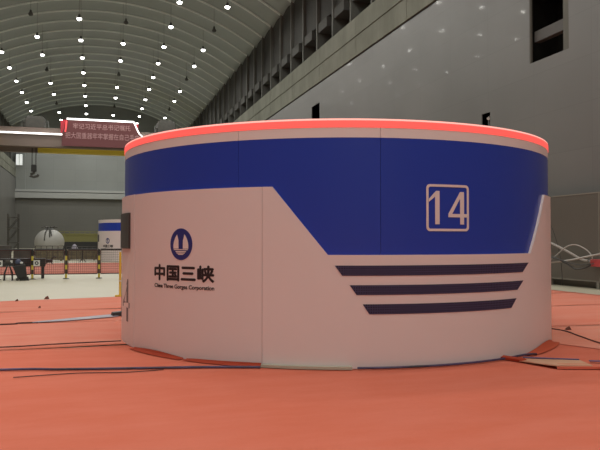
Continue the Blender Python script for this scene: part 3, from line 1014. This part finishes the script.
MB().tube([(-9.95, 1.8, -4.0), (-9.95, 1.8, -4.25), (-10.4, 1.8, -4.45), (-10.5, 1.8, -4.7), (-9.95, 1.8, -4.85), (-9.4, 1.8, -4.7), (-9.32, 1.8, -4.45)], [0.2] * 7, 8, smooth=0).build('hook', M['dark'], block, smooth=True)
tag(cr, 'brown overhead bridge crane with white light strip spanning the far hall', 'bridge crane')

bn = empty('banner_sign', (0, YC - 0.35, 0))
MB().prism([(-5.15, 16.05), (6.95, 16.05), (6.95, 17.9), (5.62, 20.22), (-4.35, 20.12), (-5.05, 18.1)], -0.12, 0.0).build('board', M['banner'], bn)
MB().box(-4.4, 5.6, -0.22, -0.02, 20.10, 20.36).build('white_light_border', M['strip'], bn)
MB().tube([(5.6, -0.14, 20.24), (6.15, -0.14, 19.0), (6.45, -0.14, 18.4), (7.0, -0.14, 17.9)], 0.10, 6).build('white_light_border', M['strip'], bn)
MB().tube([(-4.42, -0.16, 19.9), (-4.62, -0.16, 18.2)], 0.13, 6).build('red_light_border', M['redstrip'], bn)
MB().prism([(5.62, 20.0), (6.3, 20.0), (6.3, 18.4), (6.1, 18.5)], 0.0, 0.08).build('end_panel', M['banner_red'], bn)
MB().prism([(-4.2, 20.1), (-5.3, 20.0), (-5.3, 18.1), (-4.9, 18.1)], 0.0, 0.08).build('end_panel', M['banner_red'], bn)
for txt, u0, u1, v0, v1 in (('牢记习近平总书记嘱托', -3.5, 5.1, 18.75, 19.62), ('把大国重器牢牢掌握在自己手中', -4.6, 6.45, 17.25, 18.2)):
    vs, fs = text_mesh(txt)
    q = fit(vs, u0, u1, v0, v1)
    n = len(q)
    mb = MB().add([(u, -0.121, v) for u, v in q] + [(u, -0.16, v) for u, v in q], fs + [tuple(i + n for i in f) for f in fs])
    mb.build('lettering', M['banner_text'], bn)
tag(bn, 'dark red banner sign with two rows of characters on the bridge crane', 'banner')

# ------------------------------------------------------------------ barrier fence beyond the pale floor
FY = 29.5
pw = 1.30
posts = [-2.47 + pw * k for k in range(-5, 6)]
plab = {0: 'striped yellow and black barrier post before the white dome, left', 1: 'striped yellow and black barrier post right of the white dome', 2: 'striped yellow and black barrier post before the far machine cover'}
post0 = None
for k, x in zip(range(-5, 6), posts):
    if post0 is None:
        r = empty('barrier_post')
        MB().tube([(0, 0, 0.03), (0, 0, 1.02)], 0.045, 10).build('pole', M['striped'], r, smooth=True)
        MB().tube([(0, 0, 1.02), (0, 0, 1.22)], 0.05, 10).build('cap', M['black'], r, smooth=True)
        MB().lathe([(0.13, 0.0), (0.13, 0.02), (0.05, 0.04)], 14).build('base_plate', M['black'], r)
        post0 = r
    else:
        r = copy_tree(post0)
    r.location = (x, FY, 0)
    if k == -1:
        lab = 'striped barrier post at the left photo edge beside the dark trestle'
    else:
        lab = plab.get(k, 'striped barrier post out of sight behind the white cover' if k > 2 else 'striped barrier post beyond the left photo edge')
    tag(r, lab, 'barrier post', 'striped barrier posts along the pale floor')
pan0 = None
for k, x in zip(range(-5, 5), posts[:-1]):
    if pan0 is None:
        r = empty('mesh_barrier')
        f = MB()
        a, b = 0.07, pw - 0.07
        for z in (0.20, 1.18):
            f.tube([(a, 0, z), (b, 0, z)], 0.024, 6)
        for xx in (a, b):
            f.tube([(xx, 0, 0.2), (xx, 0, 1.18)], 0.020, 6)
        f.build('frame', M['fence_red'], r)
        MB().tube([(0.06, 0, 1.215), (pw - 0.06, 0, 1.215)], 0.03, 6).build('top_rail', M['black'], r)
        ms = MB()
        for i in range(1, 14):
            xx = a + (b - a) * i / 14
            ms.tube([(xx, 0, 0.2), (xx, 0, 1.18)], 0.0045, 4, caps=False)
        for i in range(1, 10):
            z = 0.2 + 0.98 * i / 10
            ms.tube([(a, 0, z), (b, 0, z)], 0.0045, 4, caps=False)
        ms.build('wire_mesh', M['fence_red'], r)
        pan0 = r
    else:
        r = copy_tree(pan0)
    r.location = (x, FY, 0)
    lab = {-2: 'dark mesh barrier panel by the trestle at the left photo edge', -1: 'dark mesh barrier panel behind the tilted bin',
           0: 'dark mesh barrier panel in front of the white dome', 1: 'dark mesh barrier panel between dome and far machine cover',
           2: 'dark mesh barrier panel before the far machine cover'}.get(k, 'dark mesh barrier panel hidden behind the white cover' if k > 2 else 'dark mesh barrier panel beyond the left photo edge')
    tag(r, lab, 'barrier panel', 'mesh barrier panels along the pale floor')

# square signs hung on the fence
for x, lab in ((-2.30, 'small white square sign right of the left striped post'), (-3.33, 'small white square sign on the fence left of the tilted bin'), (-3.70, 'small white square sign on the fence at the left photo edge')):
    r = empty('square_sign', (x, FY - 0.06, 0.54))
    MB().box(-0.12, 0.12, -0.012, 0.012, 0, 0.24).build('plate', M['sign_white'], r)
    ring = []
    mb = MB()
    for i in range(16):
        a, b = 2 * PI * i / 16, 2 * PI * (i + 1) / 16
        mb.add([(0.075 * math.cos(a), -0.0125, 0.12 + 0.075 * math.sin(a)), (0.075 * math.cos(b), -0.0125, 0.12 + 0.075 * math.sin(b)),
                (0.035 * math.cos(b), -0.0125, 0.12 + 0.035 * math.sin(b)), (0.035 * math.cos(a), -0.0125, 0.12 + 0.035 * math.sin(a))], [(0, 1, 2, 3)])
    mb.build('ring_symbol', M['black'], r)
    MB().box(-0.02, 0.02, 0.012, 0.05, 0.2, 0.24).build('hook', M['black'], r)
    tag(r, lab, 'sign', 'square signs on the barrier fence')

# yellow post standing nearer, at the carpet edge
r = empty('yellow_post', (0.66, 19.75, 0.012))
MB().tube([(0, 0, 0.02), (0, 0, 1.25)], 0.032, 10).build('pole', M['post_yellow'], r, smooth=True)
MB().lathe([(0.05, 0), (0.05, 0.03)], 10, (0, 0, 0.42)).build('collar', M['sign_white'], r)
MB().box(-0.14, 0.12, -0.10, 0.10, 0, 0.04).build('base_plate', M['post_yellow'], r)
tag(r, 'slim plain yellow post on the carpet edge left of the machine cover', 'post')

# tilted dark bin with a bag, dark trestle
r = empty('tilted_bin', (-2.82, 28.75, 0))
MB().hexa([(-0.10, -0.14, 0.05), (0.22, -0.14, 0.13), (0.22, 0.16, 0.13), (-0.10, 0.16, 0.05), (-0.30, -0.16, 0.56), (0.14, -0.16, 0.66), (0.14, 0.18, 0.66), (-0.30, 0.18, 0.56)]).build('body', M['black'], r, bevel=0.03)
MB().tube([(-0.12, -0.17, 0.06), (-0.12, 0.19, 0.06)], 0.06, 12).build('wheel', M['dark'], r)
MB().hexa([(-0.04, -0.1, 0.0), (0.30, -0.1, 0.0), (0.30, 0.1, 0.0), (-0.04, 0.1, 0.0), (-0.04, -0.1, 0.09), (0.26, -0.1, 0.15), (0.26, 0.1, 0.15), (-0.04, 0.1, 0.09)]).build('foot', M['black'], r)
tag(r, 'black bin tilted to the left before the barrier fence', 'bin')
bg = MB()
bg.lathe([(0.05, 0.0), (0.10, 0.02), (0.12, 0.09), (0.09, 0.17), (0.03, 0.21)], 12, (-2.93, 28.76, 0.64))
o = bg.build('refuse_bag', M['bluebag'], smooth=True)
tag(o, 'dark blue bag lying on top of the tilted black bin', 'bag')
MB().lathe([(0.03, 0), (0.06, 0.02), (0.06, 0.06), (0.03, 0.09)], 10, (-2.80, 28.66, 0.655)).build('white_patch', M['whitebag'], o, smooth=True)

r = empty('trestle', (-3.30, 28.9, 0))
r.scale = (0.62, 0.62, 0.80)
MB().box(-0.32, 0.30, -0.08, 0.08, 0.72, 0.86).build('crossbar', M['black'], r)
for s in (-1, 1):
    for t in (-1, 1):
        MB().tube([(s * 0.06, t * 0.04, 0.74), (s * 0.22, t * 0.22, 0.36), (s * 0.24, t * 0.24, 0.0)], 0.034, 6).build('leg', M['black'], r)
MB().box(-0.2, 0.1, -0.07, 0.07, 0.86, 1.02).build('clamp', M['dark'], r, bevel=0.03)
tag(r, 'black trestle with splayed legs before the fence, by the left edge', 'trestle')

# ------------------------------------------------------------------ far equipment
r = empty('white_dome', (-4.70, 76.0, 0))
pr = [(1.46, 0.42)] + [(1.50 * math.cos(a), 1.36 + 1.40 * math.sin(a)) for a in [R_(-38 + 8 * i) for i in range(16)]] + [(0.02, 2.76)]
MB().lathe(pr, 40).build('shell', M['dome'], r, smooth=True)
MB().lathe([(1.75, 0.0), (1.75, 0.36), (1.5, 0.42)], 32).build('base', M['dark'], r)
MB().lathe([(0.5, 2.68), (0.5, 2.80), (0.2, 2.84)], 16).build('top_ring', M['steel'], r)
for a in (200, 250, 290, 340, 60, 120):
    ca, sa = math.cos(R_(a)), math.sin(R_(a))
    MB().tube([(0.2 * ca, 0.2 * sa, 2.83), (0.55 * ca, 0.55 * sa, 3.0), (0.85 * ca, 0.85 * sa, 2.9)], 0.06, 6).build('lifting_eye', M['dark'], r)
for x, z in ((-0.42, 1.55), (0.10, 1.9), (0.28, 2.1)):
    MB().tube([(x * 0.4, -0.5, 2.80), (x * 0.8, -1.12, 2.42), (x, -1.46, z)], 0.06, 6).build('strap', M['dark'], r)
tag(r, 'large white dome with dark lifting straps beyond the barrier fence', 'dome')

r = empty('yellow_gate', (-2.75, 120.0, 0))
y_ = MB()
y_.box(-3.1, 3.4, -0.1, 0.1, 1.30, 2.70)
y_.build('panel', M['dull_yellow'], r)
y_ = MB()
for i in range(9):
    xx = -3.1 + 6.5 * i / 8
    y_.box(xx - 0.05, xx + 0.05, -0.2, -0.1, 1.25, 3.1)
y_.box(-3.1, 3.4, -0.2, -0.1, 2.95, 3.05)
y_.box(-3.1, 3.4, -0.2, -0.1, 2.35, 2.43)
y_.build('bars', M['dull_yellow'], r)
MB().box(-3.3, 3.6, -0.3, 0.3, 0, 1.28).build('plinth', M['black'], r)
tag(r, 'dull yellow barred gate on a black plinth right of the white dome', 'gate')

def crate(x, y, w_, d, h_, material, label, rails=0, name='crate', cat='crate'):
    r = empty(name, (x, y, 0))
    MB().box(-w_ / 2, w_ / 2, -d / 2, d / 2, 0.08, h_).build('body', material, r, bevel=0.03)
    sk = MB()
    for s in (-1, 0, 1):
        sk.box(s * w_ * 0.4 - 0.05, s * w_ * 0.4 + 0.05, -d / 2, d / 2, 0, 0.08)
    sk.build('skids', M['brown'], r)
    if rails:
        rl = MB()
        for i in range(rails + 1):
            xx = -w_ / 2 + w_ * i / rails
            rl.tube([(xx, -d / 2, 0.08), (xx, -d / 2, h_ + 0.3)], 0.025, 5)
        rl.tube([(-w_ / 2, -d / 2, h_ + 0.3), (w_ / 2, -d / 2, h_ + 0.3)], 0.025, 5)
        rl.build('rails', M['dark'], r)
    tag(r, label, cat, 'crates and machinery beyond the fence')
crate(-1.05, 56.0, 2.3, 1.2, 0.78, M['clutter'], 'speckled brown crate between white dome and far machine cover', 6)
crate(-3.35, 55.0, 2.0, 1.2, 0.85, M['clutter'], 'brown crate with rails standing in front of the white dome', 5)
crate(-5.1, 53.5, 1.25, 1.0, 0.95, M['dark'], 'dark cabinet standing left of the white dome foot', 0, 'machine_cabinet', 'cabinet')
crate(-6.35, 52.5, 1.0, 1.0, 1.2, M['dark'], 'tall dark cabinet left of the white dome beyond the fence', 0, 'machine_cabinet', 'cabinet')
crate(-7.5, 51.5, 1.1, 1.0, 0.9, M['dark'], 'dark cabinet at the left photo edge beyond the fence', 0, 'machine_cabinet', 'cabinet')
r = empty('low_bench', (-3.3, 30.2, 0))
MB().box(-1.5, 1.28, -0.2, 0.2, 0.50, 0.84).build('body', M['black'], r, bevel=0.02)
for sx in (-1.4, 1.18):
    for sy in (-0.15, 0.15):
        MB().box(sx - 0.05, sx + 0.05, sy - 0.03, sy + 0.03, 0, 0.50).build('leg', M['black'], r)
tag(r, 'long low black bench behind the fence left of the dome', 'bench')
# pale bundle and bent pump-like stand
o = MB().lathe([(0.08, 0), (0.26, 0.05), (0.24, 0.25), (0.12, 0.42), (0.03, 0.5)], 12, (-1.6, 55.8, 0.782)).build('pale_bundle', M['bluegrey'], smooth=True)
tag(o, 'small pale bundle on top of the speckled brown crate', 'bundle')
r = empty('floor_stand', (-0.90, 51.0, 0))
MB().tube([(0, 0, 0.25), (0, 0, 0.85)], 0.05, 6).build('pole', M['black'], r)
for a in (90, 210, 330):
    MB().tube([(0, 0, 0.32), (0.25 * math.cos(R_(a)), 0.25 * math.sin(R_(a)), 0)], 0.03, 5).build('leg', M['black'], r)
tag(r, 'thin dark stand on the floor before the brown crate', 'stand')
r = empty('floor_pump', (-2.95, 47.5, 0))
MB().box(-0.22, 0.22, -0.15, 0.15, 0.1, 0.34).build('body', M['black'], r, bevel=0.05)
MB().tube([(0.1, 0, 0.3), (0.32, 0, 0.5), (0.45, 0, 0.42)], 0.05, 6).build('spout', M['black'], r)
for s in (-1, 1):
    MB().tube([(s * 0.15, 0, 0.12), (s * 0.22, 0, 0)], 0.035, 5).build('leg', M['black'], r)
tag(r, 'small dark machine on the far carpet below the white dome', 'machine')

# scaffold tower left of the dome
r = empty('scaffold_tower', (-7.6, 70.0, 0))
for sx in (-0.45, 0.45):
    for sy in (-0.5, 0.5):
        MB().tube([(sx, sy, 0), (sx, sy, 4.1)], 0.05, 6).build('leg', M['dark'], r)
for z in (1.3, 2.7, 3.7):
    MB().box(-0.5, 0.5, -0.55, 0.55, z, z + 0.08).build('platform', M['dark'], r)
    for sy in (-0.5, 0.5):
        MB().tube([(-0.45, sy, z - 1.2), (0.45, sy, z)], 0.03, 5).build('brace', M['dark'], r)
tag(r, 'dark scaffold tower standing left of the white dome', 'scaffold')
